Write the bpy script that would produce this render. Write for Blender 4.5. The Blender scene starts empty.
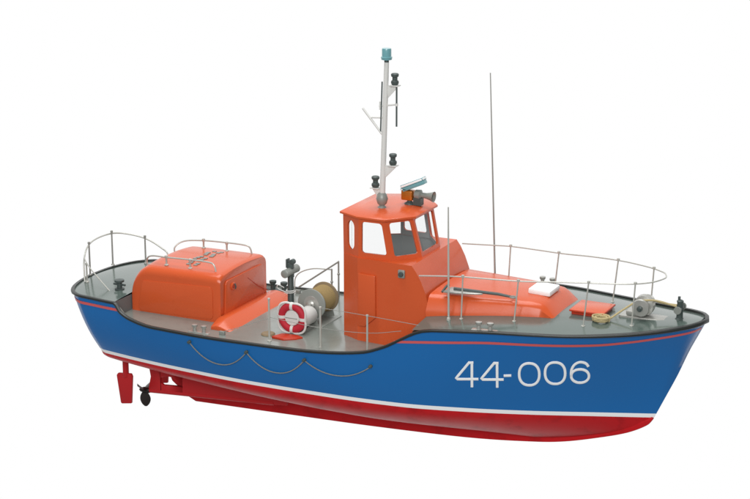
import bpy, bmesh, math, random
from mathutils import Vector, Matrix
random.seed(7)
SC = 0.05                      # the model is 1:20; everything below is written in full-size metres
scene = bpy.context.scene
col = scene.collection
R = math.radians

# ------------------------------------------------------------------ materials
def lin(r, g, b):
    f = lambda c: (c/255/12.92) if c/255 <= .04045 else ((c/255+.055)/1.055)**2.4
    return (f(r), f(g), f(b), 1)

def paint(name, rgb, rough=.35, spec=.4, metal=0.0, var=.10, nscale=60.0, bump=.02, coat=0.0, dirt=None, dirt_amt=0.0):
    m = bpy.data.materials.new(name); m.use_nodes = True
    nt = m.node_tree; N = nt.nodes; L = nt.links
    p = N['Principled BSDF']
    tc = N.new('ShaderNodeTexCoord')
    n1 = N.new('ShaderNodeTexNoise'); n1.inputs['Scale'].default_value = nscale; n1.inputs['Detail'].default_value = 6; n1.inputs['Roughness'].default_value = .6
    n2 = N.new('ShaderNodeTexNoise'); n2.inputs['Scale'].default_value = nscale*.18; n2.inputs['Detail'].default_value = 3
    L.new(tc.outputs['Object'], n1.inputs['Vector']); L.new(tc.outputs['Object'], n2.inputs['Vector'])
    c = lin(*rgb)
    mix = N.new('ShaderNodeMix'); mix.data_type = 'RGBA'
    mix.inputs['A'].default_value = tuple(x*(1-var) for x in c[:3])+(1,)
    mix.inputs['B'].default_value = tuple(min(1, x*(1+var)) for x in c[:3])+(1,)
    L.new(n2.outputs['Fac'], mix.inputs['Factor'])
    out = mix.outputs['Result']
    if dirt:
        r = N.new('ShaderNodeValToRGB'); r.color_ramp.elements[0].position = .52; r.color_ramp.elements[1].position = .75
        r.color_ramp.elements[1].color = (dirt_amt,)*3+(1,)
        L.new(n1.outputs['Fac'], r.inputs['Fac'])
        m2 = N.new('ShaderNodeMix'); m2.data_type = 'RGBA'
        L.new(r.outputs['Color'], m2.inputs['Factor']); L.new(out, m2.inputs['A']); m2.inputs['B'].default_value = lin(*dirt)
        out = m2.outputs['Result']
    L.new(out, p.inputs['Base Color'])
    mr = N.new('ShaderNodeMapRange'); mr.inputs['To Min'].default_value = max(.03, rough-.07); mr.inputs['To Max'].default_value = rough+.07
    L.new(n1.outputs['Fac'], mr.inputs['Value']); L.new(mr.outputs['Result'], p.inputs['Roughness'])
    p.inputs['Metallic'].default_value = metal
    p.inputs['Specular IOR Level'].default_value = spec
    p.inputs['Coat Weight'].default_value = coat; p.inputs['Coat Roughness'].default_value = .12
    if bump:
        b = N.new('ShaderNodeBump'); b.inputs['Strength'].default_value = bump; b.inputs['Distance'].default_value = .002
        L.new(n1.outputs['Fac'], b.inputs['Height']); L.new(b.outputs['Normal'], p.inputs['Normal'])
    return m

def glass(name, tint, gloss=.1, tr=.9):
    m = bpy.data.materials.new(name); m.use_nodes = True
    nt = m.node_tree; N = nt.nodes; L = nt.links; N.remove(N['Principled BSDF'])
    t = N.new('ShaderNodeBsdfTransparent'); t.inputs['Color'].default_value = tint
    g = N.new('ShaderNodeBsdfGlossy'); g.inputs['Roughness'].default_value = .05
    mx = N.new('ShaderNodeMixShader'); mx.inputs['Fac'].default_value = .035; L.new(t.outputs[0], mx.inputs[1]); L.new(g.outputs[0], mx.inputs[2])
    L.new(mx.outputs[0], N['Material Output'].inputs['Surface'])
    return m

def rope_mat(name, a, b, scale=900):
    m = bpy.data.materials.new(name); m.use_nodes = True
    nt = m.node_tree; N = nt.nodes; L = nt.links; p = N['Principled BSDF']
    tc = N.new('ShaderNodeTexCoord'); w = N.new('ShaderNodeTexWave'); w.inputs['Scale'].default_value = scale; w.bands_direction = 'DIAGONAL'
    w.inputs['Distortion'].default_value = 2.0
    L.new(tc.outputs['Object'], w.inputs['Vector'])
    mix = N.new('ShaderNodeMix'); mix.data_type = 'RGBA'; mix.inputs['A'].default_value = lin(*a); mix.inputs['B'].default_value = lin(*b)
    L.new(w.outputs['Fac'], mix.inputs['Factor']); L.new(mix.outputs['Result'], p.inputs['Base Color'])
    p.inputs['Roughness'].default_value = .85; p.inputs['Specular IOR Level'].default_value = .2
    return m

BLUE = paint('blue_enamel', (24, 104, 172), .26, .34, var=.06, nscale=40, bump=.02, coat=.10)
WHITEP = paint('white_enamel', (248, 250, 250), .4, .3, var=.02)
RED = paint('red_antifouling', (198, 30, 36), .42, .14, var=.12, nscale=50, bump=.05, dirt=(112, 18, 22), dirt_amt=.5)
REDS = paint('red_skeg_paint', (186, 38, 42), .45, .25, var=.12, nscale=50, bump=.05)
PINK = paint('salmon_stripe_paint', (205, 92, 92), .4, .3, var=.05)
ORANGE = paint('orange_enamel', (208, 89, 46), .27, .38, var=.06, nscale=45, bump=.03, coat=.10, dirt=(204, 76, 34), dirt_amt=.3)
DECK = paint('grey_green_deck_paint', (88, 102, 96), .15, .5, var=.08, nscale=70, bump=.03, coat=.25, dirt=(96, 106, 104), dirt_amt=.4)
WELL = paint('grey_well_deck_paint', (130, 136, 130), .20, .45, var=.10, nscale=70, bump=.03, coat=.2, dirt=(112, 110, 106), dirt_amt=.5)
INNER = paint('grey_inside_paint', (150, 158, 158), .5, .3, var=.08)
INNER2 = paint('grey_bulkhead_paint', (112, 118, 118), .45, .3, var=.1)
BLACK = paint('black_rubbing_rubber', (38, 42, 40), .35, .45, var=.2, nscale=90, bump=.08)
STEEL = paint('dull_steel_wire', (160, 160, 154), .38, .5, metal=.25, var=.1, nscale=120)
LSTEEL = paint('light_painted_wire', (188, 188, 180), .32, .5, metal=.2, var=.08, nscale=120)
CREAM = paint('cream_white_paint', (216, 216, 212), .45, .35, var=.05, nscale=90, bump=.06)
DGREY = paint('dark_grey_fitting_paint', (72, 82, 80), .42, .4, var=.2, nscale=120, bump=.1)
MGREY = paint('mid_grey_cast_metal', (142, 146, 140), .4, .45, metal=.15, var=.15, nscale=120, bump=.1)
SILVER = paint('silver_cast_metal', (178, 178, 172), .33, .5, metal=.45, var=.15, nscale=120, bump=.12)
BRONZE = paint('dark_bronze_propeller', (58, 52, 50), .3, .5, metal=.7, var=.2, nscale=120, bump=.1)
AMBER = paint('amber_varnished_brass', (186, 108, 30), .28, .5, metal=.35, var=.15, nscale=120, bump=.05, coat=.3)
LBLUE = paint('pale_blue_lens', (110, 164, 170), .18, .5, var=.1, nscale=120, bump=.0, coat=.4)
DRED = paint('crimson_lifebuoy_fabric', (186, 44, 58), .6, .25, var=.12, nscale=150, bump=.25)
DOR = paint('red_deck_fitting_paint', (182, 56, 32), .42, .3, var=.08, nscale=80)
TAUPE = paint('brown_grating_wood', (136, 118, 92), .6, .3, var=.2, nscale=160, bump=.2)
ROPE = rope_mat('hemp_rope', (160, 142, 98), (206, 192, 150))
DROPE = rope_mat('wound_brown_rope', (122, 102, 66), (190, 166, 118), 700)
GROPE = rope_mat('grey_grab_rope', (70, 78, 84), (170, 168, 156), 900)
GLASS = glass('clear_glazing', (.985, .99, .99, 1))

# ------------------------------------------------------------------ mesh builder
class MB:
    def __init__(self): self.v = []; self.f = []; self.m = []; self.mats = []
    def mi(self, mat):
        if mat not in self.mats: self.mats.append(mat)
        return self.mats.index(mat)
    def add(self, vs, fs, mat):
        k = len(self.v); i = self.mi(mat)
        self.v += [tuple(p) for p in vs]
        for f in fs: self.f.append(tuple(a+k for a in f)); self.m.append(i)
    def box(self, x0, x1, y0, y1, z0, z1, mat, M=None):
        vs = [Vector((x, y, z)) for z in (z0, z1) for y in (y0, y1) for x in (x0, x1)]
        if M: vs = [M @ v for v in vs]
        self.add(vs, [(0,2,3,1),(4,5,7,6),(0,1,5,4),(2,6,7,3),(0,4,6,2),(1,3,7,5)], mat)
    def loft(self, rings, mat, cap=True, closed=True, loop=False):
        n = len(rings[0]); vs = [p for r in rings for p in r]; fs = []
        K = len(rings)
        for i in range(K if loop else K-1):
            j2 = (i+1) % K
            for j in range(n if closed else n-1):
                k = (j+1) % n
                fs.append((i*n+j, i*n+k, j2*n+k, j2*n+j))
        if cap and not loop:
            fs.append(tuple(range(n))[::-1]); fs.append(tuple((K-1)*n+j for j in range(n)))
        self.add(vs, fs, mat)
    def prism(self, pts, vec, mat):
        v = Vector(vec); a = [Vector(p) for p in pts]
        self.loft([a, [p+v for p in a]], mat)
    def tube(self, pts, r, mat, n=8, smooth=0, loop=False, flat=None):
        P = [Vector(p) for p in pts]
        if smooth: P = spline(P, smooth, loop)
        rings = []; K = len(P); up = None
        for i in range(K):
            if loop: t = P[(i+1) % K]-P[i-1]
            else: t = P[min(i+1, K-1)]-P[max(i-1, 0)]
            t.normalize()
            if up is None:
                up = Vector((0,0,1)) if abs(t.z) < .9 else Vector((1,0,0))
            s = t.cross(up)
            if s.length < 1e-4: s = t.cross(Vector((0,1,0)))
            s.normalize(); u = s.cross(t); 
            if not flat: up = u
            rr = r(i/(K-1)) if callable(r) else r
            if flat: w, h = flat; rings.append([P[i]+s*(w*a)+Vector((0,0,1))*(h*b) for a, b in ((-1,-1),(1,-1),(1,1),(-1,1))])
            else: rings.append([P[i]+(s*math.cos(2*math.pi*j/n)+u*math.sin(2*math.pi*j/n))*rr for j in range(n)])
        self.loft(rings, mat, loop=loop)
    def lathe(self, prof, o, axis, mat, n=24, cap=True):
        """prof: (distance along the axis, radius)"""
        o = Vector(o); a = Vector(axis).normalized()
        s = a.cross(Vector((0,0,1)) if abs(a.z) < .9 else Vector((1,0,0))).normalized(); u = a.cross(s)
        rings = [[o+a*h+(s*math.cos(2*math.pi*j/n)+u*math.sin(2*math.pi*j/n))*max(r, 1e-4) for j in range(n)] for h, r in prof]
        self.loft(rings, mat, cap=cap)
    def build(self, name, parent=None, bevel=0, seg=2, sharp=40, origin=None):
        me = bpy.data.meshes.new(name)
        o0 = Vector(origin) if origin else Vector((0,0,0))
        base = Vector(parent['_w']) if parent is not None and '_w' in parent.keys() else Vector((0,0,0))
        me.from_pydata([((Vector(p)-o0)*SC) for p in self.v], [], self.f)
        for m in self.mats: me.materials.append(m)
        for p, i in zip(me.polygons, self.m): p.material_index = i
        bm = bmesh.new(); bm.from_mesh(me)
        bmesh.ops.remove_doubles(bm, verts=bm.verts, dist=1e-6)
        bmesh.ops.recalc_face_normals(bm, faces=bm.faces)
        if bevel:
            es = [e for e in bm.edges if len(e.link_faces) == 2 and e.calc_face_angle(0) > R(30)]
            bmesh.ops.bevel(bm, geom=es, offset=bevel*SC, segments=seg, affect='EDGES', profile=.5, clamp_overlap=True)
        for f in bm.faces: f.smooth = True
        for e in bm.edges:
            if len(e.link_faces) == 2 and e.calc_face_angle(0) > R(sharp): e.smooth = False
        bm.to_mesh(me); bm.free()
        o = bpy.data.objects.new(name, me); col.objects.link(o)
        loc = (o0-base)*SC
        o.location = loc
        if parent is not None: o.parent = parent
        WORLD[o.name] = o0
        o['_w'] = tuple(o0)
        ALL.append(o)
        return o
WORLD = {}; ALL = []

def spline(P, k, loop=False):
    out = []; n = len(P)
    for i in range(n if loop else n-1):
        if loop: a, b, c, d = P[i-1], P[i], P[(i+1) % n], P[(i+2) % n]
        else:
            b, c = P[i], P[i+1]
            a = P[i-1] if i else b*2-c
            d = P[i+2] if i+2 < n else c*2-b
        for j in range(k):
            t = j/k
            out.append(.5*((2*b)+(c-a)*t+(2*a-5*b+4*c-d)*t*t+(3*b-a-3*c+d)*t**3))
    if not loop: out.append(P[-1])
    return out

def thing(name, label, cat, loc):
    o = bpy.data.objects.new(name, None); col.objects.link(o)
    o.empty_display_size = .02
    o.location = Vector(loc)*SC; o['label'] = label; o['category'] = cat; o['_w'] = tuple(loc)
    ALL.append(o)
    return o
# ------------------------------------------------------------------ hull form
def herm(T):
    X=[p[0] for p in T]; Y=[p[1] for p in T]; n=len(X)
    d=[(Y[i+1]-Y[i])/(X[i+1]-X[i]) for i in range(n-1)]
    m=[d[0]]
    for i in range(1,n-1):
        if d[i-1]*d[i]<=0: m.append(0.0)
        else:
            h0,h1=X[i]-X[i-1],X[i+1]-X[i]; w1,w2=2*h1+h0,h1+2*h0
            m.append((w1+w2)/(w1/d[i-1]+w2/d[i]))
    m.append(d[-1])
    def f(x):
        if x<=X[0]: return Y[0]
        if x>=X[-1]: return Y[-1]
        i=0
        while x>X[i+1]: i+=1
        h=X[i+1]-X[i]; t=(x-X[i])/h
        return ((2*t**3-3*t*t+1)*Y[i]+(t**3-2*t*t+t)*h*m[i]+(3*t*t-2*t**3)*Y[i+1]+(t**3-t*t)*h*m[i+1])
    return f
# full-size metres: x towards the bow, y to port, z up from the waterline
XS0,XB0=-5.98,5.73            # waterline ends
stem_x=herm([(0,5.73),(.48,5.95),(.9,6.14),(1.4,6.34),(1.8,6.53),(2.1,6.67)])
stern_x=herm([(0,-5.98),(.4,-6.2),(.8,-6.41),(1.2,-6.63),(2.1,-7.2)])
def endround(d,r,p=2.2): return 1.0 if d>=r else (1-(1-max(d,0)/r)**p)**(1/p)
WB1=herm([(-6.75,1.36),(-5.8,1.5),(-5.2,1.6),(-4,1.74),(-2,1.83),(0,1.86),(1.5,1.84),(2.5,1.77),(3.5,1.63),(4.5,1.40),(5.3,1.10),(5.9,.80),(6.3,.53),(6.52,.27),(6.6,0)])
WB0=herm([(-5.98,1.22),(-5.4,1.36),(-3.3,1.62),(-1.85,1.70),(0,1.66),(1.28,1.54),(2.5,1.24),(3.59,.87),(4.7,.42),(5.73,0.0)])
def W1(x): return WB1(x)*endround(x+6.75,.75)
def W0(x): return WB0(x)*endround(x+5.98,.55)
zrab=herm([(-5.98,-.30),(-5,-.40),(-3,-.56),(-1,-.7),(1,-.8),(3.3,-.78),(3.9,-.7),(4.7,-.52),(5.24,-.34),(5.56,-.17),(5.73,0)])
def S(s,z):
    """hull surface, s 0 stern .. 1 bow -> x, half breadth"""
    xt=-6.75+13.35*s; xw=XS0+(XB0-XS0)*s
    if z>=0:
        zf=zfull(xt); t=min(z/zf,1.15)
        q=1.0+0.5*max(0,(s-.5)*2)
        x=(stern_x(z)*(1-s)+stem_x(z)*s)
        # width profile sampled in s
        w0,w1=W0(xw),W1(xt)
        bulge=.10*4*t*(1-t)*min(1,(w1)/1.2)*(1-max(0,(s-.45)*2)) if t<1 else 0
        return x,w0+(w1-w0)*t**q+bulge
    zr=zrab(xw); t=min(1,z/zr) if zr<-1e-6 else 1
    fwd=max(0,min(1,(s-.45)/.5)); 
    p=2.0*(1-fwd)+1.0*fwd; r=.62*(1-fwd)+.8*fwd
    return xw,W0(xw)*max(0,1-t**p)**r
def s_at(x,z):
    lo,hi=0.,1.
    for _ in range(40):
        m=(lo+hi)/2
        if S(m,z)[0]<x: lo=m
        else: hi=m
    return (lo+hi)/2
def Yh(x,z): return S(s_at(x,z),z)[1]
zfull=herm([(-6.75,1.17),(-5,1.2),(-2,1.28),(0,1.42),(2,1.68),(3.3,1.77),(4.5,1.80),(5.5,1.86),(6.6,2.0)])
_dip=herm([(-5.02,1.2),(-4.96,1.17),(-4.87,1.06),(-4.53,.93),(-4.05,.87),(-3.1,.87),(-1.7,.90),(-.5,.94),(.62,1.07),(1.06,1.23),(1.43,1.44),(1.62,1.55),(1.82,1.64),(2.05,1.686)])
def ztop(x): return _dip(x) if -5.02 < x < 2.05 else zfull(x)
def Pt(s, z, off=0):
    x, y = S(s, z); return Vector((x, -(y+off), z))
SS = sorted(set([i/90 for i in range(91)] + [.125+.0035*i for i in range(12)] + [.55+.008*i for i in range(16)] + [.95+.005*i for i in range(11)] + [.001,.003,.006,.01,.016,.024,.034,.045]))
def sheer_s(s):
    """top of hull at normalised station s"""
    z = zfull(-6.75+13.35*s)
    for _ in range(8): z = ztop(S(s, z)[0])
    return z

# ================================================================== THE BOAT
boat = thing('model_lifeboat', 'model lifeboat with blue and red hull, orange wheelhouse and cabins and the number 44-006', 'boat', (0,0,0))

# ---- hull
ZLINE = .085
mb = MB()
for side in (1, -1):
    cols = []
    for s in SS:
        zt = sheer_s(s); c = []
        xw = XS0+(XB0-XS0)*s; zr = zrab(xw)
        for i in range(13):
            t = 1-(i/12)
            tt = 1-(1-t)**1.3
            c.append(Pt(s, zr*tt if i < 12 else 0))
        c.append(Pt(s, ZLINE*.98))
        for i in range(1, 15): c.append(Pt(s, ZLINE+(zt-ZLINE)*i/14))
        cols.append([Vector((p.x, p.y*side, p.z)) for p in c])
    n = len(cols[0])
    for r0, r1, mat in ((0, 12, RED), (12, 13, WHITEP), (13, n-1, BLUE)):
        mb.loft([c[r0:r1+1] for c in cols], mat, cap=False, closed=False)
    T0 = cols[0]
    if side == 1: A = T0
    else: B = T0
for r0, r1, mat in ((0, 12, RED), (12, 13, WHITEP), (13, n-1, BLUE)):
    mb.loft([A[r0:r1+1], B[r0:r1+1]], mat, cap=False, closed=False)
hull = mb.build('hull', boat, sharp=50)

# inner bulwark skin in the well
mb = MB()
for side in (1, -1):
    rg = []
    for i in range(61):
        s = .12+.58*i/60
        zt = sheer_s(s)
        a = Pt(s, zt, .0); b = Pt(s, zt, -.06); c_ = Pt(s, min(zt, .82), -.06)
        rg.append([Vector((p.x, p.y*side, p.z)) for p in (a, b, c_)])
    mb.loft(rg, WELL, cap=False, closed=False)
mb.build('bulwark', boat)

# rubbing strake round the whole sheer
def sheer_path(side, off, dz, s0=0, s1=1, step=None):
    out = []
    for s in SS:
        if s0 <= s <= s1:
            z = sheer_s(s)+dz; x, y = S(s, sheer_s(s))
            out.append(Vector((x, -(y)*side, z)))
    return out
mb = MB()
st = sheer_path(1, 0, 0); pt = sheer_path(-1, 0, 0)
loop = st + pt[::-1][1:]
P = loop
# drop near-duplicate points
Q = [P[0]]
for p in P[1:]:
    if (p-Q[-1]).length > .012: Q.append(p)
if (Q[0]-Q[-1]).length < .012: Q.pop()
rings = []
K = len(Q)
for i in range(K):
    t = (Q[(i+1) % K]-Q[i-1]).normalized()
    s_ = t.cross(Vector((0,0,1))).normalized(); u = s_.cross(t).normalized()
    if u.z < 0: u = -u
    bow = max(0, min(1, (Q[i].x-4.5)/1.5)); h = .022+.012*bow
    prof = [(-.03,-h),(.030,-h),(.045,-h*.5),(.045,h*.6),(.030,h+.004),(-.03,h+.004)]
    rings.append([Q[i]+s_*a+u*b for a, b in prof])
mb.loft(rings, BLACK, loop=True)
mb.build('rubbing_strake', boat, sharp=60)

# salmon stripe below the sheer: two runs a side, broken by the low well
def strip(mb, side, s0, s1, zc, w, mat, n=60, off=.012):
    rg = []
    for i in range(n+1):
        s = s0+(s1-s0)*i/n; z = zc(-6.75+13.35*s)
        pr = [Pt(s, z-w/2, -.003), Pt(s, z-w/2, off), Pt(s, z+w/2, off), Pt(s, z+w/2, -.003)]
        rg.append([Vector((p.x, p.y*side, p.z)) for p in pr])
    mb.loft(rg, mat)
zstr = herm([(-6.75,1.045),(-5,1.08),(1,1.32),(1.44,1.37),(2.35,1.46),(3.3,1.545),(4.3,1.575),(5.1,1.615),(5.64,1.69),(6.14,1.78),(6.6,1.86)])
for side in (1, -1):
    mb = MB(); strip(mb, side, .0, .133, zstr, .05, PINK); mb.build('salmon_stripe', boat)
    mb = MB(); strip(mb, side, .6135, .999, zstr, .05, PINK, 90); mb.build('salmon_stripe', boat)

# ---- keel, skegs, rudders and propellers
mb = MB()
kb = [(-4.42,-1.12),(-4.33,-1.19),(-4.15,-1.27),(-2,-1.20),(0,-1.13),(2,-1.02),(3.3,-.88),(4,-.76),(4.7,-.56),(5.24,-.37),(5.6,-.17),(5.72,-.03)]
kt = [(5.70,.02),(5.5,-.1),(5.1,-.28),(4.5,-.5),(3.3,-.68),(1,-.7),(-1,-.6),(-3,-.4),(-4.5,-.25),(-4.95,-.32),(-4.72,-.9)]
kb = [kb[0],kb[1]]+[(v.x, v.y) for v in spline([Vector((x,z,0)) for x,z in kb[2:]], 6)]
mb.prism([(x, -.055, z) for x, z in kb+kt], (0,.11,0), RED)
mb.build('keel', boat, bevel=.02)
for side in (1, -1):
    y = -.7*side
    mb = MB()
    # shaft skeg with its wedge-shaped opening
    yy = y-.035; D_ = (0,.07,0)
    mb.prism([(-4.86,yy,-.25),(-4.80,yy,-.60),(-4.86,yy,-.86),(-4.84,yy,-.93),(-4.56,yy,-.915),(-4.56,yy,-.25)], D_, REDS)
    mb.prism([(-4.56,yy,-.25),(-4.56,yy,-.60),(-4.50,yy,-.56),(-4.34,yy,-.54),(-4.26,yy,-.55),(-4.02,yy,-.72),(-4.02,yy,-.25)], D_, REDS)
    mb.prism([(-4.56,yy,-.70),(-4.56,yy,-.915),(-4.02,yy,-.88),(-4.02,yy,-.72),(-4.5,yy,-.74)], D_, REDS)
    mb.prism([(-4.02,yy,-.25),(-4.02,yy,-.88),(-2.4,yy,-.80),(-1.6,yy,-.72),(-1.6,yy,-.3)], D_, REDS)
    mb.build('skeg', boat, bevel=.012)
    mb = MB()
    mb.tube([(-5.0,y,-.93),(-1.9,y,-.72)], .05, REDS, n=12)
    mb.build('shaft_tube', boat)
    mb = MB()
    xr = -5.46
    mb.lathe([(0,.065),(.5,.065)], (xr+.03,y,-.72), (0,0,1), REDS, n=12)
    mb.prism([(xr-.19,y-.03,-.70),(xr-.15,y-.03,-.65),(xr+.17,y-.03,-.62),(xr+.2,y-.03,-.68),(xr+.155,y-.03,-1.28),(xr-.08,y-.03,-1.32),(xr-.11,y-.03,-1.3)], (0,.06,0), REDS)
    mb.build('rudder', boat, bevel=.015)
    mb = MB()
    ax = Vector((1,0,.065)).normalized(); o = Vector((-4.97,y,-.93))
    mb.lathe([(-.14,.01),(-.10,.045),(-.02,.065),(.1,.062),(.13,.05)], o, ax, BRONZE, n=16)
    hub = mb.build('propeller', boat)
    for k in range(3):
        b = MB(); a0 = R(-96+120*k)
        rings = []
        for j in range(8):
            t = j/7; rr = .05+.30*t; w = .05+.17*math.sin(math.pi*(t*.88+.1))**.8*(1 if t < 1 else .4)
            if j == 7: w = .05
            pitch = R(70-22*t)
            er = Vector((0,math.cos(a0),math.sin(a0))); et = Vector((0,-math.sin(a0),math.cos(a0)))
            d = (et*math.cos(pitch)+Vector((1,0,0))*math.sin(pitch)); nn = er.cross(d)
            c = o+er*rr+d*.03*t
            rings.append([c-d*w/2, c+nn*.012, c+d*w/2, c-nn*.012])
        b.loft(rings, BRONZE); b.build('propeller_blade', hub, sharp=70)

# ---- decks
def edge_y(x, inset=.0):
    z = ztop(x); return max(0.0, Yh(x, z)-inset)
def deck_sheet(name, xs, zf, camber, mat, inset=.03, top=None, n=16):
    mb = MB(); rings = []
    for x in xs:
        z = zf(x)
        w = max(.002, Yh(x, min(z, ztop(x)))-inset)
        rings.append([(x, -w+2*w*j/n, z+camber*(w/1.5)*(1-((2*j/n)-1)**2)) for j in range(n+1)])
    mb.loft(rings, mat, cap=False, closed=False)
    return mb
xs = [1.62+.08*i for i in range(58)]+[6.25,6.3,6.35,6.4,6.44,6.48,6.51,6.53]
mb = deck_sheet('foredeck', xs, lambda x: zfull(x)-.005, .10, DECK)
bk = [(z, Yh(1.62, z)-.06) for z in (1.60,1.4,1.2,1.0,.8)]
mb.loft([[(1.62,-w,z),(1.62,w,z)] for z, w in bk], WELL, cap=False, closed=False)
mb.build('foredeck', boat)
xs = [-6.715,-6.7,-6.68,-6.65,-6.6,-6.55,-6.5,-6.4,-6.3]+[-6.2+.1*i for i in range(12)]+[-5.07]
mb = deck_sheet('aft_deck', xs, lambda x: zfull(x)-.005, .05, DECK)
bk = [(z, Yh(-5.07, z)-.05) for z in (zfull(-5.07)-.005,1.1,1.0,.9,.78)]
mb.loft([[(-5.07,-w,z),(-5.07,w,z)] for z, w in bk], INNER2, cap=False, closed=False)
mb.build('aft_deck', boat)
mb = deck_sheet('well_deck', [-5.07+.2*i for i in range(34)], lambda x: min(ztop(max(-4.05,min(x,.62))),.98)-.012, .02, WELL, inset=.04)
mb.build('well_deck', boat)
def zd(x, y):
    """height of the raised deck with its camber"""
    w = max(.1, Yh(x, zfull(x))-.03); c = .10 if x > 0 else .05
    return zfull(x)-.005+c*(w/1.5)*(1-(y/w)**2)
def zw(x): return min(ztop(max(-4.05,min(x,.62))),.98)-.012

# ---- 44-006 on both bows, as raised letters following the flare
AX = (2.17562267,4.47513657e-3,-5.60923773e-4,-2.49017668e-7,-3.87672668e-7)
AZ = (1.41759511,5.01029381e-4,-5.18469186e-3,-5.16268920e-7,-2.96005055e-7)
def uv(u, v):
    q = (1, u, v, u*v, u*u)
    return sum(a*b for a, b in zip(AX, q)), sum(a*b for a, b in zip(AZ, q))
def ell(cx, cy, rx, ry, a0=0, a1=360, n=40, p=2.3):
    out = []
    for i in range(n+1):
        a = R(a0+(a1-a0)*i/n); c, s = math.cos(a), math.sin(a)
        out.append((cx+rx*math.copysign(abs(c)**(2/p), c), cy+ry*math.copysign(abs(s)**(2/p), s)))
    return out
def seg(a, b, n=8): return [(a[0]+(b[0]-a[0])*i/n, a[1]+(b[1]-a[1])*i/n) for i in range(n+1)]
W = 10.4
def ribbon(mb, pts, side, closed=False, w=W, h=.016):
    n = len(pts); L_, R_ = [], []
    for i in range(n):
        a = pts[i-1] if (i or closed) else pts[i]; b = pts[(i+1) % n] if (i < n-1 or closed) else pts[i]
        dx, dy = b[0]-a[0], b[1]-a[1]; l = math.hypot(dx, dy) or 1
        nx, ny = -dy/l*w/2, dx/l*w/2
        L_.append((pts[i][0]+nx, pts[i][1]+ny)); R_.append((pts[i][0]-nx, pts[i][1]-ny))
    def hp(q, off):
        x, z = uv(*q); return Vector((x, -(Yh(x, z)+off)*side, z))
    rg = [[hp(a, -.004), hp(a, h*.7), hp(((a[0]*.85+b[0]*.15), (a[1]*.85+b[1]*.15)), h), hp(((a[0]*.15+b[0]*.85), (a[1]*.15+b[1]*.85)), h), hp(b, h*.7), hp(b, -.004)] for a, b in zip(L_, R_)]
    mb.loft(rg, WHITEP, loop=closed)
for side in (1, -1):
    def glyph(strokes):
        mb = MB()
        for pts, cl in strokes:
            if side == -1: pts = [(347-(u-347), v) for u, v in pts][::-1]
            ribbon(mb, pts, side, cl)
        return mb
    def four(x, dy): return [(seg((x, 70+dy), (x, 175+dy), 10), False), (seg((x-10, 70+dy), (x-66, 137+dy), 8)+seg((x-60, 141+dy), (x+27, 141+dy), 10), False), (seg((x-13, 73+dy), (x+6, 73+dy), 4), False)]
    six = ell(585, 128, 37, 28, p=2.1)[:-1]
    arc = [(548,128),(548,111),(552,96),(560,83),(572,74),(586,70),(601,72),(612,78),(620,89)]
    arc = [(v.x, v.y) for v in spline([Vector((a, b, 0)) for a, b in arc], 4)]
    for st_ in (four(134, 0), four(239, 2), [(seg((267, 127), (298, 126), 5), False)], [(ell(373, 121, 42, 46)[:-1], True)], [(ell(481, 116, 42, 45)[:-1], True)], [(six, True), (arc, False)]):
        glyph(st_).build('bow_number', boat)

# ---- grab lines looped along both sides
hooks = [(-3.13,.72),(-1.82,.72),(-.56,.75),(.80,.81)]
for side in (1, -1):
    mb = MB(); lows = [.36,.39,.53]
    for (a, b), lo in zip(zip(hooks, hooks[1:]), lows):
        pts = []
        for i in range(17):
            t = i/16; x = a[0]+(b[0]-a[0])*t; zl = a[1]+(b[1]-a[1])*t
            d = (a[1]+b[1])/2-lo
            z = zl-d*(1-abs(2*t-1)**2.1); pts.append((x, -(Yh(x, z)+.03)*side, z))
        mb.tube(pts, .011, GROPE, n=6)
    g = mb.build('grab_line', boat)
    for x, z in hooks:
        b = MB(); y = Yh(x, z)
        b.lathe([(-.02,.03),(.03,.035),(.05,.02),(.07,.03),(.08,.0)], (x, -y*side, z+.01), (0,-side,0), DGREY, n=10)
        b.build('eye_bolt', g)

# ---- aft cabin
def rrect(hw, z0, z1, r, cr, n=6):
    """cross-section in (y,z): vertical sides, round shoulders of radius r and a top crowned by cr"""
    out = [(-hw, z0)]
    for i in range(n+1):
        a = R(180-90*i/n); out.append((-hw+r+r*math.cos(a), z1-r+r*math.sin(a)))
    for i in range(1, 8):
        t = i/8; out.append(((-hw+r)+(2*(hw-r))*t, z1+cr*(1-(2*t-1)**2)))
    for i in range(n+1):
        a = R(90-90*i/n); out.append((hw-r+r*math.cos(a), z1-r+r*math.sin(a)))
    out.append((hw, z0)); return out
mb = MB(); rings = []
N_ = 10
stations = []
for i in range(N_+1):                       # rounded aft end
    a = R(90*i/N_); stations.append((-5.10+.42*(1-math.sin(a)), 1.36+.50*math.sin(a)**.9 if i else 1.36, .90+.05*math.sin(a)))
stations = []
for i in range(N_+1):
    a = R(90*i/N_)
    stations.append((-5.05+.46*(1-math.cos(a)), 1.30+.53*math.sin(a), .93+.02*math.sin(a)))
stations += [(-4.2,1.84,.95),(-3.8,1.845,.95),(-3.4,1.85,.95),(-3.06,1.85,.95),(-3.0,1.84,.94),(-2.96,1.815,.925)]
for x, z1, hw in stations:
    rings.append([Vector((x, y, z)) for y, z in rrect(hw, .75, z1, .17, .045)])
mb.loft(rings, ORANGE)
cabin = mb.build('aft_cabin', boat, sharp=55)
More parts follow.
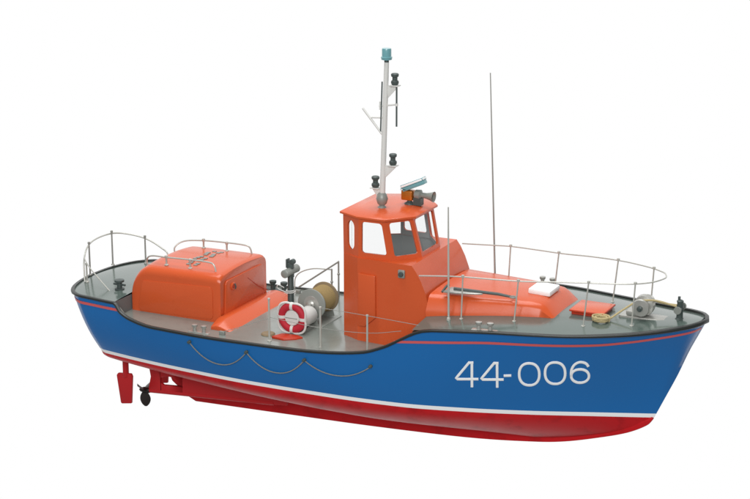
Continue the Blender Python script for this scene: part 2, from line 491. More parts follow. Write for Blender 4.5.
# raised side panels, the forward door panel and its handle
for side in (1, -1):
    b = MB(); y0 = -.95*side
    pts = []
    for cx, cz, a0 in ((-3.22,1.02,-90),(-3.22,1.50,0),(-4.70,1.44,90),(-4.78,.99,180)):
        for k in range(5):
            a = R(a0+90*k/4); pts.append((cx+.10*math.cos(a), y0+.002*side, cz+.10*math.sin(a)))
    b.prism(pts, (0,-.018*side,0), ORANGE); b.build('side_panel', cabin, bevel=.008)
b = MB()
pts = []
for cy, cz, a0 in ((.70,.93,-90),(.66,1.60,0),(-.66,1.60,90),(-.72,.93,180)):
    for k in range(5):
        a = R(a0+90*k/4); pts.append((-2.962, cy+.09*math.cos(a), cz+.09*math.sin(a)))
b.prism(pts, (.035,0,0), ORANGE); door = b.build('door', cabin, bevel=.014)
b = MB(); b.lathe([(0,.075),(.02,.08),(.035,.06),(.03,.045)], (-2.93,-.50,1.53), (1,0,0), ORANGE, n=20); 
b.lathe([(.0,.05),(.034,.045)], (-2.93,-.50,1.53), (1,0,0), DOR, n=16)
b.tube([(-2.87,-.50,1.59),(-2.85,-.50,1.53),(-2.87,-.49,1.48)], .014, DGREY, n=6)
b.build('door_handle', door)
# sloped threshold across the well in front of the cabin
mb = MB()
A_ = [(-3.0,.84),(-3.0,1.03),(-2.84,1.06),(-2.78,1.05),(-2.46,.84)]
A1 = [(-3.0,.84),(-3.0,.93),(-2.88,.96),(-2.80,.955),(-2.44,.84)]
mb.loft([[(x+.06, y, z) for x, z in P_] for y, P_ in ((-1.36,A1),(-1.1,A_),(1.0,A_),(1.26,A1))], ORANGE)
mb.build('threshold', boat, bevel=.02)
# top seam and grab rails on the cabin roof
b = MB()
pts = [Vector((-3.95+.03*math.sin(k), -.62+1.2*k/14, 1.862+.032*(1-((2*k/14)-1)**2))) for k in range(15)]
for dx in (0, .17):
    for k in range(1, 14, 1):
        if (k+int(dx*10)) % 4: b.box(pts[k].x+dx-.04, pts[k].x+dx+.04, pts[k].y-.03, pts[k].y+.035, pts[k].z-.02, pts[k].z+.012, MGREY)
b.build('roof_catch', cabin)
for side in (1, -1):
    y = -.72*side
    b = MB()
    path = [(-4.90,y*.72,1.66),(-4.92,y*.74,1.84),(-4.74,y*.88,1.97),(-4.3,y,2.01),(-3.76,y,2.03),(-3.36,y,2.03),(-3.22,y,1.99),(-3.17,y,1.84)]
    b.tube(path, .017, LSTEEL, n=8, smooth=5)
    rail = b.build('roof_rail', cabin)
    for x in (-4.33,-3.77):
        p = MB(); p.lathe([(0,.045),(.015,.045),(.03,.02),(.13,.02),(.16,.034),(.2,.034),(.215,.0)], (x,y,1.845), (0,0,1), LSTEEL, n=10)
        p.build('rail_post', rail)
b = MB(); b.tube([(-2.93,.1,1.55),(-2.925,.5,1.28),(-2.92,.93,1.05)], .008, DOR, n=6); b.build('door_wire', cabin)

# ---- wheelhouse lower body
def outl(z):
    pts = [(-.3,.75),(.12,1.0),(1.27,1.05)]
    return pts
body = [(-.3,-.75),(.12,-1.0),(.7,-1.04),(1.27,-1.05)]
mb = MB()
zsill = 2.62
def wall(mb, pts, z0, z1, mo, mi, th=.04):
    pass
# side walls: outer and inner skins
for side in (1, -1):
    o3 = [(x, y*side) for x, y in body]
    i3 = [(-.3,-.70*side),(.13,-.95*side),(.7,-.99*side),(1.22,-1.0*side)]
    for k_, (a, b_) in enumerate(zip(o3, o3[1:])):
        if side == -1 and k_ == 0: a = (a[0]*.5+b_[0]*.5, a[1]*.5+b_[1]*.5)   # invented opening: wall cut back so the side windows show white through
        mb.add([(a[0],a[1],.8),(b_[0],b_[1],.8),(b_[0],b_[1],zsill),(a[0],a[1],zsill)], [(0,1,2,3)], ORANGE)
    for k_, (a, b_) in enumerate(zip(i3, i3[1:])):
        if side == -1 and k_ == 0: a = (a[0]*.5+b_[0]*.5, a[1]*.5+b_[1]*.5)
        mb.add([(a[0],a[1],.8),(b_[0],b_[1],.8),(b_[0],b_[1],zsill-.001),(a[0],a[1],zsill-.001)], [(0,1,2,3)], INNER)
    if side == 1: mb.add([(-.3,-.75*side,.8),(-.3,-.70*side,.8),(-.3,-.70*side,zsill),(-.3,-.75*side,zsill)], [(0,1,2,3)], ORANGE)
    # front corner piece down to the coachroof
    prof = [(1.27,2.62,1.05),(1.36,2.50,1.045),(1.46,2.32,1.035),(1.54,2.12,1.03),(1.60,1.92,1.04),(1.64,1.70,1.06),(1.65,.8,1.07)]
    mb.add([(x,-y*side,z) for x, z, y in prof]+[(1.27,-1.05*side,.8)], [tuple(range(8))], ORANGE)
prof = [(1.27,2.62,1.05),(1.36,2.50,1.045),(1.46,2.32,1.035),(1.54,2.12,1.03),(1.60,1.92,1.04),(1.64,1.70,1.06),(1.65,.8,1.07)]
mb.loft([[(x,-y,z),(x,y,z)] for x, z, y in prof], ORANGE, cap=False, closed=False)
# shelf between body top and the upper cab
cab_s = [(-.3,.75),(.12,.95),(.79,.93),(1.2,.42)]
bt = [(-.3,.75),(.12,1.0),(.7,1.04),(1.27,1.05)]
for side in (1, -1):
    q = [(x,-y*side,zsill) for x, y in bt]+[(x,-(y-.04)*side,zsill) for x, y in cab_s[::-1]]
    mb.add(q, ([(0,1,6,7)] if side == 1 else [])+[(1,2,5,6),(2,3,4,5)], ORANGE)
mb.add([(1.27,-1.05,zsill),(1.27,1.05,zsill),(1.2,.38,zsill),(1.2,-.38,zsill)], [(0,1,2,3)], ORANGE)
# inside floor and console
mb.add([(-.3,-.7,1.2),(1.2,-.7,1.2),(1.2,.7,1.2),(-.3,.7,1.2)], [(0,1,2,3)], INNER)
mb.add([(1.16,-1.0,1.2),(1.16,1.0,1.2),(1.16,1.0,2.6),(1.16,-1.0,2.6)], [(0,1,2,3)], INNER)
wh = mb.build('wheelhouse', boat, sharp=25)

# upper cab window panels with rounded openings
roofp = [(-.31,.75,3.40),(.12,.95,3.40),(.65,.94,3.40),(1.02,.47,3.40)]
sillp = [(-.3,.75,zsill),(.12,.965,zsill),(.79,.93,zsill),(1.2,.42,zsill)]
def panel(A, B, C_, D, margins, rad, parent, side, no_pane=False):
    """A,B bottom; D,C_ top (outer face). opening by (left,right,bottom,top) margins in metres"""
    A, B, C_, D = map(Vector, (A, B, C_, D))
    wB = (B-A).length; wT = (C_-D).length; h = ((D-A).length+(C_-B).length)/2
    l, r, bo, to = margins
    def P3(u, v):
        return (A*(1-u)+B*u)*(1-v)+(D*(1-u)+C_*u)*v
    nrm = (B-A).cross(D-A).normalized()
    cen = (A+B+C_+D)/4
    if nrm.dot(Vector((.35,0,0))-Vector((cen.x,cen.y,0))) > 0: nrm = -nrm   # outward
    def W_(v): return wB*(1-v)+wT*v
    hole = []; outer = []
    v0, v1 = bo/h, 1-to/h
    crn = [(1,0,-90),(1,1,0),(0,1,90),(0,0,180)]
    for cu, cv, a0 in crn:
        for k in range(7):
            a = R(a0+90*k/6)
            v = (v1-rad/h if cv else v0+rad/h)+math.sin(a)*rad/h
            w = W_(v)
            um, un = l/w, 1-r/w
            u = (un-rad/w if cu else um+rad/w)+math.cos(a)*rad/w
            hole.append((u, v))
            # matching outer point
            if k < 3: outer.append({(1,0):(un,0),(1,1):(1,v1),(0,1):(um,1),(0,0):(0,v0)}[(cu,cv)])
            elif k == 3: outer.append((cu, cv))
            else: outer.append({(1,0):(1,v0),(1,1):(un,1),(0,1):(0,v1),(0,0):(um,0)}[(cu,cv)])
    n = len(hole); T = .045
    mb = MB()
    oo = [P3(*q) for q in outer]; hh = [P3(*q) for q in hole]
    oi = [p-nrm*T for p in oo]; hi = [p-nrm*T for p in hh]
    mb.loft([oo, hh], ORANGE, cap=False); mb.loft([hh, hi], ORANGE, cap=False); mb.loft([hi, oi], INNER, cap=False)
    fr = mb.build('window_frame', parent, sharp=30)
    if not no_pane:
        g = MB(); k = 1.0
        q = [p-nrm*.025 for p in hh]; q2 = [p-nrm*.018 for p in hh]
        g.loft([q, q2], GLASS, cap=True); g.build('window_pane', parent)
    return fr
M_ = [(.13,.13,.10,.10,.13),(.07,.07,.10,.08,.06),(.09,.07,.08,.07,.05)]
for side in (1, -1):
    for i in range(3):
        if side == -1 and i == 0: continue          # port aft panel left out, made-up gap so starboard windows read clear
        a, b_ = sillp[i], sillp[i+1]; c_, d_ = roofp[i+1], roofp[i]
        sg = lambda p: (p[0], -p[1]*side, p[2])
        l, r, bo, to, rad = M_[i]
        panel(sg(a), sg(b_), sg(c_), sg(d_), (l, r, bo, to), rad, wh, side)
panel((1.2,-.42,zsill),(1.2,.42,zsill),(1.02,.47,3.40),(1.02,-.47,3.40),(.06,.06,.08,.07),.05,wh,1)
# rear post
mb = MB(); mb.box(-.30,-.26,-.745,-.70,zsill-.0,3.385,ORANGE); mb.build('rear_post', wh, bevel=.006)
# roof
mb = MB()
ro = [(-.37,-.77),(.11,-1.0),(.68,-1.0),(1.10,-.50),(1.10,.50),(.68,1.0),(.11,1.0),(-.37,.77)]
def scl(pts, k, z): return [(.36+(x-.36)*k, y*k, z) for x, y in pts]
mb.loft([scl(ro,.97,3.375), scl(ro,1.0,3.385), scl(ro,1.0,3.42), scl(ro,.975,3.435), scl(ro,.6,3.475), scl(ro,.3,3.485)], ORANGE)
mb.build('wheelhouse_roof', wh, sharp=28)
# moulded access panel and small deck light
for side in (1,):
    mb = MB(); y = -1.02*side
    mb.prism([(.16,y,2.34),(.52,y,2.33),(.53,y,1.50),(.30,y,1.30),(.16,y,1.30)], (0,-.055*side,0), ORANGE)
mb.build('access_panel', wh, bevel=.02)
for side in (1, -1):
    b = MB(); b.box(1.0,1.14,-1.09 if side==1 else 1.04,-1.04 if side==1 else 1.09,2.36,2.52,MGREY)
    fl = b.build('deck_light', wh, bevel=.02)
    g = MB(); g.lathe([(0,.05),(.035,.045),(.04,.0)], (1.07,-1.09*side,2.44), (0,-side,0), DGREY, n=16); g.build('lens', wh)

# ---- coachroof on the foredeck
mb = MB(); rings = []
def hwb(x): return 1.13-(x-1.62)*.19
for x, zt, k in [(1.60,2.10,.80),(2.2,2.11,.80),(3.0,2.12,.79),(3.50,2.12,.79),(3.68,2.10,.79),(3.78,2.05,.80),(4.02,1.80,.93)]:
    b_ = hwb(min(x,4.02)); t = b_*k+.02
    zb = 1.70
    r = [(-b_,zb),(-b_,zb+.10),(-b_+.03,zt-.24 if zt > 2 else zb+.11)]
    sh = [(-t-.10,zt-.10),(-t-.045,zt-.035),(-t+.03,zt-.005)]
    if zt < 2: sh = [(-t-.02,zt-.004),(-t,zt-.002),(-t+.03,zt)]; r[2] = (-b_+.01,zb+.095); r[1]=(-b_,zb+.05)
    left = r+sh
    mid = [(-(t-.03)+2*(t-.03)*j/6, zt+(.03 if zt > 2 else 0)*(1-(2*j/6-1)**2)) for j in range(1,6)]
    ring = left+mid+[(-y, z) for y, z in left[::-1]]
    rings.append([Vector((x, y, z)) for y, z in ring])
mb.loft(rings, ORANGE)
coach = mb.build('coachroof', boat, sharp=38)
mb = MB()
M = Matrix.Translation((3.52,0,2.19)) @ Matrix.Rotation(R(2),4,'Y')
mb.box(-.23,.21,-.27,.27,-.06,.045,WHITEP,M)
mb.build('roof_vent', coach, bevel=.03)
# flat orange hatch ahead of the coachroof
mb = MB(); zz = zd(4.4,0)
mb.box(4.16,4.76,-.30,.30,zz-.04,zz+.05,DOR); mb.box(4.13,4.80,-.35,.35,zz+.05,zz+.085,ORANGE)
mb.build('deck_hatch', boat, bevel=.015)

# ---- windlass
wz = zd(5.2,0)-.01
mb = MB()
mb.box(5.02,5.92,-.17,.17,wz-.03,wz+.05,SILVER); mb.box(5.15,5.42,-.15,.15,wz+.05,wz+.14,SILVER)
windl = mb.build('windlass', boat, bevel=.03)
b = MB(); b.lathe([(h_,r_*.9) for h_,r_ in [(-.24,.06),(-.235,.17),(-.20,.185),(-.17,.17),(-.14,.12),(-.08,.115),(-.06,.205),(.06,.215),(.09,.13),(.16,.12),(.19,.17),(.23,.16),(.24,.05)]], (5.45,0,wz+.24), (0,1,0), SILVER, n=28); b.build('drum', windl, sharp=30)
b = MB(); b.lathe([(0,.05),(.05,.05),(.06,.03),(.09,.03)], (5.45,-.24,wz+.24), (0,-1,0), DGREY, n=14); b.build('axle_end', windl)
# samson post at the bow
mb = MB(); bz = zd(6.05,0)
mb.lathe([(-.02,.075),(0,.085),(.03,.06),(.30,.055),(.34,.065),(.36,.04)], (6.12,0,bz), (0,0,1), DGREY, n=16)
mb.tube([(6.12,-.15,bz+.2),(6.12,.15,bz+.2)], .05, DGREY, n=12)
mb.lathe([(0,.07),(.03,.07)], (6.12,-.17,bz+.2), (0,1,0), MGREY, n=14); mb.lathe([(0,.07),(.03,.07)], (6.12,.15,bz+.2), (0,1,0), MGREY, n=14)
mb.box(6.08,6.12,-.02,.02,bz+.34,bz+.42,DGREY)
samson = mb.build('samson_post', boat, sharp=35)
mb = MB()
mb.tube([(5.45,-.15,wz+.37),(5.7,-.05,bz+.30),(6.05,.02,bz+.22)], .018, ROPE, n=6, smooth=6)
mb.tube([(5.45,.08,wz+.37),(5.75,.06,bz+.24),(6.05,.04,bz+.24)], .018, ROPE, n=6, smooth=6)
mb.tube([(5.35,-.15,wz+.34),(5.1,-.27,wz+.15),(4.95,-.40,zd(4.9,-.4)+.04)], .018, ROPE, n=6, smooth=6)
mb.build('anchor_rope', boat)

# ---- rope coil on the deck
rc = thing('rope_coil', 'small coil of tan rope lying on the foredeck beside the flat orange hatch', 'rope', (4.80,-.48,zd(4.80,-.48)))
mb = MB(); pts = []
for k in range(75):
    a = k*.42; rr = .15-.05*((k//15) % 2)+random.uniform(-.012,.012)
    pts.append((4.80+rr*1.05*math.cos(a), -.48+rr*math.sin(a), zd(4.80,-.48)+.02+.0009*k))
mb.tube(pts, .018, ROPE, n=6)
mb.build('coil', rc, origin=(4.80,-.48,zd(4.80,-.48)))

# ---- twin bollards on plates
def bollards(x, y, z, ang, mat=SILVER, s=1.2):
    M = Matrix.Translation((x,y,z)) @ Matrix.Rotation(ang,4,'Z')
    b = MB(); b.box(-.20*s,.20*s,-.055*s,.055*s,-.01,.02,mat,M); pl = b.build('bollard_plate', boat, bevel=.012)
    for dx in (-.09,.09):
        c = MB(); p = M @ Vector((dx*s,0,.02))
        c.lathe([(0,.036*s),(.06*s,.03*s),(.085*s,.05*s),(.115*s,.05*s),(.125*s,.0)], p, (0,0,1), mat, n=12); c.build('bollard', pl)
for side in (1, -1):
    bollards(2.98, -1.60*side, zd(2.98,1.6), R(6)*side)
    bollards(-3.05, -1.60*side, zw(-3.05), R(1)*side, SILVER if side == 1 else DGREY, 1.15 if side == 1 else 1.5)
    b = MB(); b.box(-2.62,-2.50,-1.55*side-.03,-1.55*side+.03,zw(-2.6),zw(-2.6)+.08,MGREY); b.build('fairlead', boat, bevel=.01)
for side in (1, -1):
    zb_ = zd(-5.42,.8)
    mb = MB(); mb.lathe([(0,.10),(.02,.10),(.03,.055),(.14,.055),(.16,.10),(.2,.10),(.21,.0)], (-5.42,-.82*side,zb_), (0,0,1), DGREY, n=18)
    mb.tube([(-5.56,-.82*side,zb_+.1),(-5.28,-.82*side,zb_+.1)], .022, DGREY)
    mb.build('mooring_bitt', boat, sharp=35)

# ---- towing reel
X_, Z_ = -1.21, 1.35
mb = MB()
mb.lathe([(.0,.16),(.53,.16)], (X_,-.33,Z_), (0,1,0), MGREY, n=28)
reel = mb.build('towing_reel', boat, sharp=35)
for y in (-.36,.20):
    b = MB(); b.lathe([(-.02,.29),(-.012,.305),(.012,.305),(.02,.29)], (X_,y,Z_), (0,1,0), MGREY if y < 0 else TAUPE, n=40); b.build('flange', reel, sharp=35)
b = MB(); b.lathe([(0,.17),(-.01,.165),(-.012,.09),(-.05,.085),(-.07,.05),(-.12,.045),(-.125,0)], (X_,-.375,Z_), (0,1,0), SILVER, n=28); b.build('axle_end', reel, sharp=35)
b = MB()
pr = []
for k in range(24): pr += [(-.34+.53*k/24,.232), (-.34+.53*(k+.25)/24,.250), (-.34+.53*(k+.5)/24,.256), (-.34+.53*(k+.75)/24,.250)]
b.lathe(pr, (X_,0,Z_), (0,1,0), DROPE, n=36); b.build('wound_rope', reel)
for y in (-.42,.27):
    b = MB(); b.prism([(X_-.18,y,zw(X_)),(X_+.18,y,zw(X_)),(X_+.05,y,Z_),(X_-.05,y,Z_)], (0,.03,0), MGREY); b.build('reel_stand', reel, bevel=.008)
b = MB(); b.box(X_-.22,X_+.3,-.5,.35,zw(X_)-.01,zw(X_)+.05,MGREY); b.build('reel_base', reel, bevel=.01)
# white canister between reel and lifebuoy
mb = MB(); mb.lathe([(0,.16),(.01,.175),(.03,.18),(.47,.18),(.49,.17)], (-1.20,-.95,1.17), (0,1,0), CREAM, n=32)
mb.box(-1.36,-1.08,-.9,-.5,zw(X_)-.01,.99,MGREY)
mb.build('canister', boat, sharp=35)

# ---- lifebuoy with its white holder
lbx, lby, lbz = -1.30, -1.00, 1.235
lb = thing('lifebuoy', 'red and white lifebuoy hanging upright beside the rope reel in the well', 'lifebuoy', (lbx, lby, lbz))
org = (lbx, lby, lbz)
def lobed(a, r, k=.10): return r*(1+k*(abs(math.cos(2*(a)))**1.0*-1+.55))
nseg = 72
mb = MB(); rings = []
for i in range(nseg):
    a = 2*math.pi*i/nseg; rr = .235
    c = Vector((lbx+rr*math.cos(a), lby, lbz+rr*math.sin(a))); er = Vector((math.cos(a),0,math.sin(a)))
    rings.append([c+er*.075*math.cos(R(36*j))+Vector((0,.06*math.sin(R(36*j)),0)) for j in range(10)])
mb.loft(rings, DRED, loop=True); ring = mb.build('ring', lb, origin=org)
mb = MB()
pts = []
for i in range(nseg):
    a = 2*math.pi*i/nseg; r_ = .325*(1-.085*abs(math.cos(2*a))**1.6*0)
    q = 3.4; r_ = .305/((abs(math.cos(a))**q+abs(math.sin(a))**q)**(1/q))
    r_ *= 1-.07*math.exp(-((((a+math.pi/4) % (math.pi/2))-math.pi/4)/.17)**2)
    pts.append((lbx+r_*math.cos(a), lby-.02, lbz+r_*math.sin(a)))
mb.tube(pts, .022, CREAM, n=8, loop=True); mb.build('grab_cord', lb, origin=org)
for k in range(4):
    a = R(90*k)
    mb = MB(); rings = []
    for t in (-.09,-.04,.04,.09):
        pass
    er = Vector((math.cos(a),0,math.sin(a))); et = Vector((-math.sin(a),0,math.cos(a)))
    for t in (-.03,.03):
        c = Vector((lbx,lby,lbz))+er*.235+et*t
        rings.append([c+er*.084*math.cos(R(30*j))+Vector((0,.068*math.sin(R(30*j)),0)) for j in range(12)])
    mb.loft(rings, CREAM); mb.build('band', lb, origin=org, sharp=50)
mb = MB(); mb.lathe([(-.035,.0),(-.035,.14),(-.02,.155),(.05,.155)], (lbx,lby,lbz), (0,1,0), CREAM, n=36); mb.tube([(lbx-.13,lby-.04,lbz),(lbx+.13,lby-.04,lbz)], .007, MGREY, n=6)
mb.build('hub_cover', lb, origin=org, sharp=40)

# ---- towing post
mb = MB(); px_, py_ = -1.93, .1; b0 = zw(-1.9)
mb.lathe([(-.01,.11),(.04,.11),(.05,.07),(.85,.06)], (px_,py_,b0), (0,0,1), DGREY, n=16)
mb.box(px_-.06,px_+.06,py_-.05,py_+.05,b0+.8,b0+1.1,DGREY)
tp = mb.build('towing_post', boat, bevel=.008)
b = MB(); b.lathe([(-.26,.07),(-.25,.085),(-.1,.08),(.1,.08),(.25,.085),(.26,.07)], (px_,py_,b0+.93), (0,1,0), MGREY, n=20); b.build('roller', tp, sharp=40)
b = MB(); b.box(px_-.08,px_-.04,py_-.06,py_+.06,b0+1.0,b0+1.18,DGREY); b.lathe([(-.05,.055),(.05,.055)],(px_+.05,py_,b0+1.13),(0,1,0),DGREY,n=14); b.build('fairlead_head', tp, bevel=.01)
b = MB(); b.tube([(px_+.09*math.cos(R(a)), py_+.09*math.sin(R(a)), b0+.47+.0001*a) for a in range(0,720,20)], .013, CREAM, n=6)
b.tube([(px_-.06,py_-.08,b0+.50),(px_-.22,py_-.14,b0+.58),(px_-.20,py_-.16,b0+.66),(px_-.1,py_-.1,b0+.6)], .01, CREAM, n=6, smooth=4); b.build('lashing', tp)

# red hatch cover and brown grating on the well deck, red block by the wheelhouse
mb = MB(); zz = zw(-1.4)
mb.prism([(-1.55,-1.42,zz),(-1.25,-1.46,zz),(-1.05,-1.34,zz),(-.95,-1.2,zz),(-1.1,-1.12,zz),(-1.45,-1.15,zz)], (0,0,.06), DOR); mb.build('scuttle_cover', boat, bevel=.03)
mb = MB(); mb.lathe([(0,.13),(.02,.14),(.045,.12)], (-1.72,-1.22,zw(-1.7)), (0,0,1), TAUPE, n=24); mb.build('deck_plate', boat)
mb = MB(); mb.box(-.72,-.45,.25,.6,zw(-.6)-.01,zw(-.6)+.14,DOR); mb.build('valve_box', boat, bevel=.015)

# ---- stanchions and wires round the well
for side in (1, -1):
    tops = []
    g = None
    pos = [(-1.5,.92,1.76),(-.39,.94,1.74),(.60,1.0,1.72)]
    w = MB(); yy = -1.56*side
    if side == 1:
        w.tube([(-1.5,yy,1.38),(-.39,yy,1.32),(.6,yy,1.36),(1.3,yy,1.50)], .0055, STEEL, n=5, smooth=4)
        w.tube([(-.39,yy,1.72),(.6,yy,1.70),(1.75,yy,1.66)], .0055, STEEL, n=5, smooth=4)
        w.tube([(-2.6,yy,.95),(-2.45,yy,.97),(-1.5,yy,1.36)], .0055, STEEL, n=5, smooth=4)
        g = w.build('guard_wire', boat)
        for x, z0, z1 in pos:
            b = MB(); b.lathe([(0,.045),(.015,.045),(.025,.021),(z1-z0-.02,.019),(z1-z0-.01,.028),(z1-z0+.02,.026),(z1-z0+.03,0)], (x,yy,z0-.02), (0,0,1), LSTEEL, n=10)
            b.build('stanchion', boat)
    else:
        yy = 1.6
        w.tube([(-2.56,yy,.99),(-1.62,yy,1.66)], .018, STEEL, n=8)
        w.tube([(-2.66,yy,.95),(-2.64,yy,1.18),(-2.5,yy,1.33),(-2.2,yy,1.44),(-1.77,yy,1.47)], .013, LSTEEL, n=8, smooth=5)
        w.build('hand_rail', boat)
        for x, z1 in ((-1.62,1.68),(-1.78,1.49)):
            b = MB(); b.lathe([(0,.035),(.015,.035),(.02,.02),(z1-zw(x)-.3,.018),(z1-zw(x)-.29,.03),(z1-zw(x)-.26,.03),(z1-zw(x)-.25,.018),(z1-zw(x),.018),(z1-zw(x)+.02,.0)], (x,yy,zw(x)-.01), (0,0,1), STEEL, n=10); b.build('stanchion', boat)

# ---- bow rail
Yb = herm([(1.4,1.22),(2.4,1.17),(3.4,1.05),(4.6,.84),(5.3,.62),(5.6,.43),(5.78,.2),(5.83,0)])
zb_ = herm([(1.5,2.50),(2.4,2.58),(3.4,2.60),(4.6,2.67),(5.5,2.68),(5.85,2.70)])
path = []
xs = [1.50,2.0,2.4,3.0,3.5,4.1,4.7,5.1,5.4,5.6,5.72,5.80,5.83]
for x in xs: path.append((x, -Yb(x), zb_(x)))
for x in xs[::-1][1:]: path.append((x-(.18 if x == 1.5 else 0), Yb(x), zb_(x)))
mb = MB(); mb.tube(path, .0135, LSTEEL, n=8, smooth=4)
br = mb.build('bow_rail', boat)
for side in (1, -1):
    for x0, x1 in ((2.33,2.36),(3.33,3.40),(4.58,4.66),(5.40,5.44)):
        b = MB(); a = Vector((x0, -(Yb(x0)-.02)*side, zd(x0, Yb(x0))-.01)); c_ = Vector((x1, -Yb(x1)*side, zb_(x1)+.015))
        b.tube([a, c_], .0145, LSTEEL, n=8); b.lathe([(0,.04),(.02,.036),(.025,.02)], a, (0,0,1), LSTEEL, n=10); b.lathe([(-.025,.022),(-.02,.03),(.02,.03),(.025,.0)], c_, (0,0,1), LSTEEL, n=8)
        b.build('stanchion', br)
# ---- whip antennas
mb = MB(); mb.lathe([(0,.04),(.05,.035),(.06,.021),(1.2,.019),(2.15,.013)], (2.12,-1.25,zd(2.12,1.25)-.01), (-.015,0,1), LSTEEL, n=8); mb.build('whip_antenna', boat)
mb = MB(); a = Vector((2.02,1.25,zd(2.02,1.25)-.01)); t = Vector((1.84,1.25,5.93))
mb.tube([a, a.lerp(t,.33), a.lerp(t,.66), t], lambda u: .021-.010*u, STEEL, n=8); mb.lathe([(0,.045),(.06,.04)], a, (0,0,1), DGREY, n=10); mb.build('whip_antenna', boat)

# ---- stern rail
mb = MB(); z1 = 1.86
mb.tube([(-6.42,-.62,1.20),(-6.50,-.50,1.62),(-6.60,-.20,1.84),(-6.66,.25,1.90),(-6.62,.80,1.88),(-6.35,1.05,1.82),(-5.98,1.12,1.74),(-5.6,1.08,1.60),(-5.42,1.03,1.50),(-5.36,1.02,1.2)], .017, LSTEEL, n=8, smooth=6)
sr = mb.build('stern_rail', boat)
b = MB(); b.tube([(-6.56,-.38,1.72),(-6.45,-.55,1.68),(-6.2,-.75,1.58),(-5.9,-.88,1.42),(-5.56,-.97,1.2)], .013, LSTEEL, n=8, smooth=5); b.build('side_brace', sr)
for x, y, zt in ((-6.60,-.16,1.87),(-6.61,.70,1.91),(-6.04,1.11,1.77),(-6.36,-.62,1.56)):
    b = MB(); b.lathe([(0,.04),(.02,.035),(.03,.019),(zt-1.2,.017),(zt-1.19,.028),(zt-1.15,.028),(zt-1.14,0)], (x,y,1.2), (0,0,1), STEEL if y > -.6 else LSTEEL, n=8); b.build('stanchion', sr)

# ---- mast
mxb, my = .32, -.35
def mx(z): return mxb+(z-3.5)*.033
mb = MB()
mb.tube([(mx(z), my, z) for z in (3.62,4.2,5.0,6.0,6.27)], lambda u: .056-.010*u, CREAM, n=14)
mast = mb.build('mast', boat)
b = MB(); b.lathe([(0,.10),(.03,.09),(.07,.05),(.11,.09),(.2,.115),(.28,.09),(.32,.06)], (mxb,my,3.45), (0,0,1), MGREY, n=20); b.build('mast_foot', mast, sharp=40)
b = MB(); b.tube([(mx(z)-.075, my-.01, z) for z in (4.95,5.4,5.9)], .014, DGREY, n=6); b.build('cable', mast)
def nav(px_, z, r=.065, mat=DGREY):
    b = MB(); sgn = 1 if px_ > 0 else -1
    x0 = mx(z-.1)+.05*sgn; x1 = mx(z)+px_
    b.prism([(x0-.02*sgn,my-.012,z-.02),(x1+.06*sgn,my-.012,z-.02),(x1+.055*sgn,my-.012,z-.05),(x0,my-.012,z-.26)], (0,.024,0), CREAM)
    b.box(x1-.09,x1+.09,my-.07,my+.07,z-.025,z-.005,CREAM); br_ = b.build('lamp_bracket', mast, bevel=.004)
    g = MB(); g.lathe([(-.005,.8*r),(.03,1.15*r),(.07,1.1*r),(.09,.75*r),(.14,.75*r),(.16,1.1*r),(.2,1.15*r),(.215,.9*r),(.22,0)], (x1,my,z), (0,0,1), mat, n=16); g.build('navigation_light', mast, sharp=40)
nav(.185, 5.86); nav(.20, 4.33); nav(-.15, 3.86, .068, DGREY)
b = MB(); z = 6.25
b.lathe([(0,.03),(.05,.03),(.07,.10),(.12,.11),(.13,.09),(.26,.09),(.28,.085),(.285,0)], (mx(z),my,z), (0,0,1), LBLUE, n=20); b.lathe([(-.02,.045),(.06,.045)], (mx(z),my,z), (0,0,1), DGREY, n=12)
b.build('masthead_light', mast, sharp=40)
b = MB(); b.tube([(mx(5.3)-.12,my,5.43),(mx(5.3)+.24,my,5.49)], .018, CREAM, n=8); b.lathe([(0,.03),(.05,.03)], (mx(5.3)+.24,my,5.46), (0,0,1), CREAM, n=8)
b.tube([(mx(5.3)-.10,my,5.36),(mx(5.3)-.10,my,5.52)], .02, CREAM, n=8)
am = b.build('aerial_arm', mast)
b = MB(); b.tube([(mx(5.3)+.24,my,5.07),(mx(5.3)+.24,my,5.87)], .018, DGREY, n=8); b.build('dipole_aerial', mast)
b = MB(); b.tube([(mx(5.2)-.46,my,5.36),(mx(4.75)-.04,my,4.90)], .024, CREAM, n=8); b.tube([(mx(5.06)-.28,my,5.20),(mx(5.06),my,5.22)], .018, CREAM, n=8); b.build('yard', mast)

# ---- searchlight and horn on the roof
hx, hy, hz = .68, .12, 3.46
mb = MB(); mb.lathe([(0,.11),(.04,.10),(.07,.05),(.13,.045)], (hx,hy,hz), (0,0,1), DGREY, n=16)
hb = mb.build('horn_base', wh)
mb = MB(); mb.box(hx-.15,hx+.08,hy-.08,hy+.10,hz+.10,hz+.29,AMBER); lampb = mb.build('amber_lamp', wh, bevel=.02)
M = Matrix.Translation((hx+.10,hy,hz+.40)) @ Matrix.Rotation(R(-24),4,'Y')
mb = MB(); mb.box(-.24,.24,-.09,.09,-.045,.03,LBLUE,M); mb.box(-.25,.25,-.095,.095,.03,.09,WHITEP,M); mb.box(hx-.16,hx-.03,hy-.09,hy+.09,hz+.29,hz+.33,WHITEP); mb.build('light_panel', wh, bevel=.012)
mb = MB(); mb.lathe([(0,.09),(.10,.10),(.13,.05),(.22,.055),(.30,.075),(.37,.10),(.38,.105),(.37,.09),(.30,.05)], (hx+.12,hy+.02,hz+.22), (1,0,-.04), MGREY, n=20, cap=True)
mb.lathe([(0,.07),(.005,.065)], (hx+.44,hy+.02,hz+.207), (1,0,-.04), DGREY, n=20)
mb.box(hx+.10,hx+.26,hy-.06,hy+.08,hz+.02,hz+.16,DGREY)
mb.build('horn', wh, sharp=40)

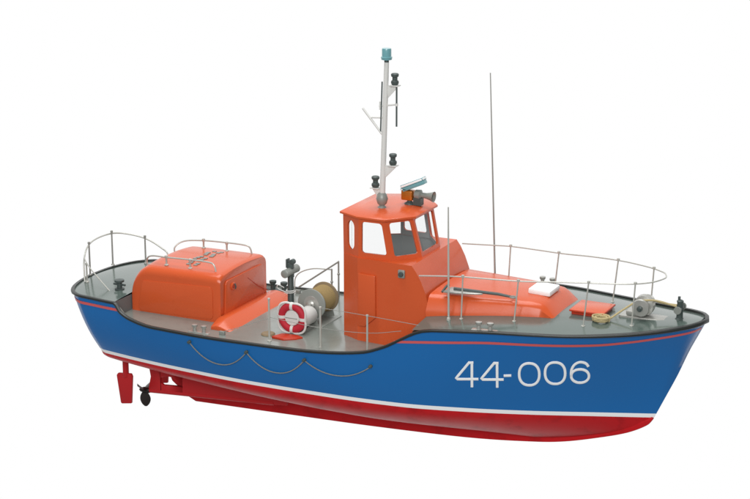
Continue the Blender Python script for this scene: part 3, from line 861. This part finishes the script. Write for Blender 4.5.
# ---- stowed anchor on the coachroof
an = thing('stowed_anchor', 'grey anchor with a long dark shank lying on the orange coachroof behind the rail', 'anchor', (2.4,-.72,2.12))
oa = (2.4,-.72,2.12); zA = 2.17
mb = MB(); mb.tube([(2.05,-.86,zA+.06),(2.9,-.76,zA+.04),(3.12,-.72,zA+.01)], lambda u: .034-.010*u, DGREY, n=8); mb.build('shank', an, origin=oa)
mb = MB(); mb.tube([(3.17+.06*math.cos(R(a)), -.71+.05*math.sin(R(a)), zA+.005) for a in range(0,360,30)], .016, MGREY, n=6, loop=True); mb.build('ring', an, origin=oa)
mb = MB()
mb.prism([(1.88,-.98,zA-.01),(2.12,-.99,zA),(2.5,-.88,zA),(2.62,-.82,zA),(2.4,-.76,zA+.01),(1.95,-.74,zA+.02)], (0,0,.035), SILVER)
mb.build('fluke', an, origin=oa, bevel=.012)
mb = MB(); mb.tube([(1.86,-.98,zA+.0),(1.90,-.84,zA+.09),(1.86,-.66,zA+.05)], .022, DGREY, n=8, smooth=4); mb.build('stock', an, origin=oa)

for o in ALL:
    if '_w' in o.keys(): del o['_w']

# ------------------------------------------------------------------ camera
p, t = R(26), R(15.5); D = 35.0; T = Vector((0,0,2.52))
back = Vector((math.sin(p)*math.cos(t), -math.cos(p)*math.cos(t), math.sin(t)))
cam = bpy.data.cameras.new('camera'); co = bpy.data.objects.new('camera', cam); col.objects.link(co)
co.location = (T+back*D)*SC
co.rotation_euler = back.to_track_quat('Z','Y').to_euler()
cam.lens = 36*1802.5/750; cam.sensor_width = 36; cam.clip_start = .01; cam.clip_end = 100
scene.camera = co

# ------------------------------------------------------------------ studio: lit white backdrop all round behind, darker room behind the camera
w = bpy.data.worlds.new('World'); scene.world = w; w.use_nodes = True
nt = w.node_tree; N = nt.nodes; L = nt.links; bg = N['Background']
tc = N.new('ShaderNodeTexCoord'); dp = N.new('ShaderNodeVectorMath'); dp.operation = 'DOT_PRODUCT'
v = Vector((-math.sin(p), math.cos(p), -.12)).normalized(); dp.inputs[1].default_value = v
L.new(tc.outputs['Generated'], dp.inputs[0])
mr = N.new('ShaderNodeMapRange'); mr.interpolation_type = 'SMOOTHSTEP'
mr.inputs['From Min'].default_value = .1; mr.inputs['From Max'].default_value = .62; mr.inputs['To Min'].default_value = .26; mr.inputs['To Max'].default_value = 1.0
L.new(dp.outputs['Value'], mr.inputs['Value'])
cb = N.new('ShaderNodeCombineColor'); 
for k in ('Red','Green','Blue'): L.new(mr.outputs['Result'], cb.inputs[k])
L.new(cb.outputs['Color'], bg.inputs['Color']); bg.inputs['Strength'].default_value = 1.0

def area(name, loc, target, size, size_y, power, color=(1,1,1)):
    l = bpy.data.lights.new(name, 'AREA'); l.shape = 'RECTANGLE'; l.size = size; l.size_y = size_y; l.energy = power; l.color = color
    o = bpy.data.objects.new(name, l); col.objects.link(o); o.location = loc
    o.rotation_euler = (Vector(loc)-Vector(target)).to_track_quat('Z','Y').to_euler()
    return o
area('softbox_top', (-.15,.05,1.5), (0,0,.05), 1.2, .9, 17)
area('softbox_front', (.7,-1.9,1.0), (0,0,.05), 1.3, 1.0, 31)

scene.view_settings.view_transform = 'Standard'; scene.view_settings.look = 'None'; scene.view_settings.exposure = 0; scene.view_settings.gamma = 1
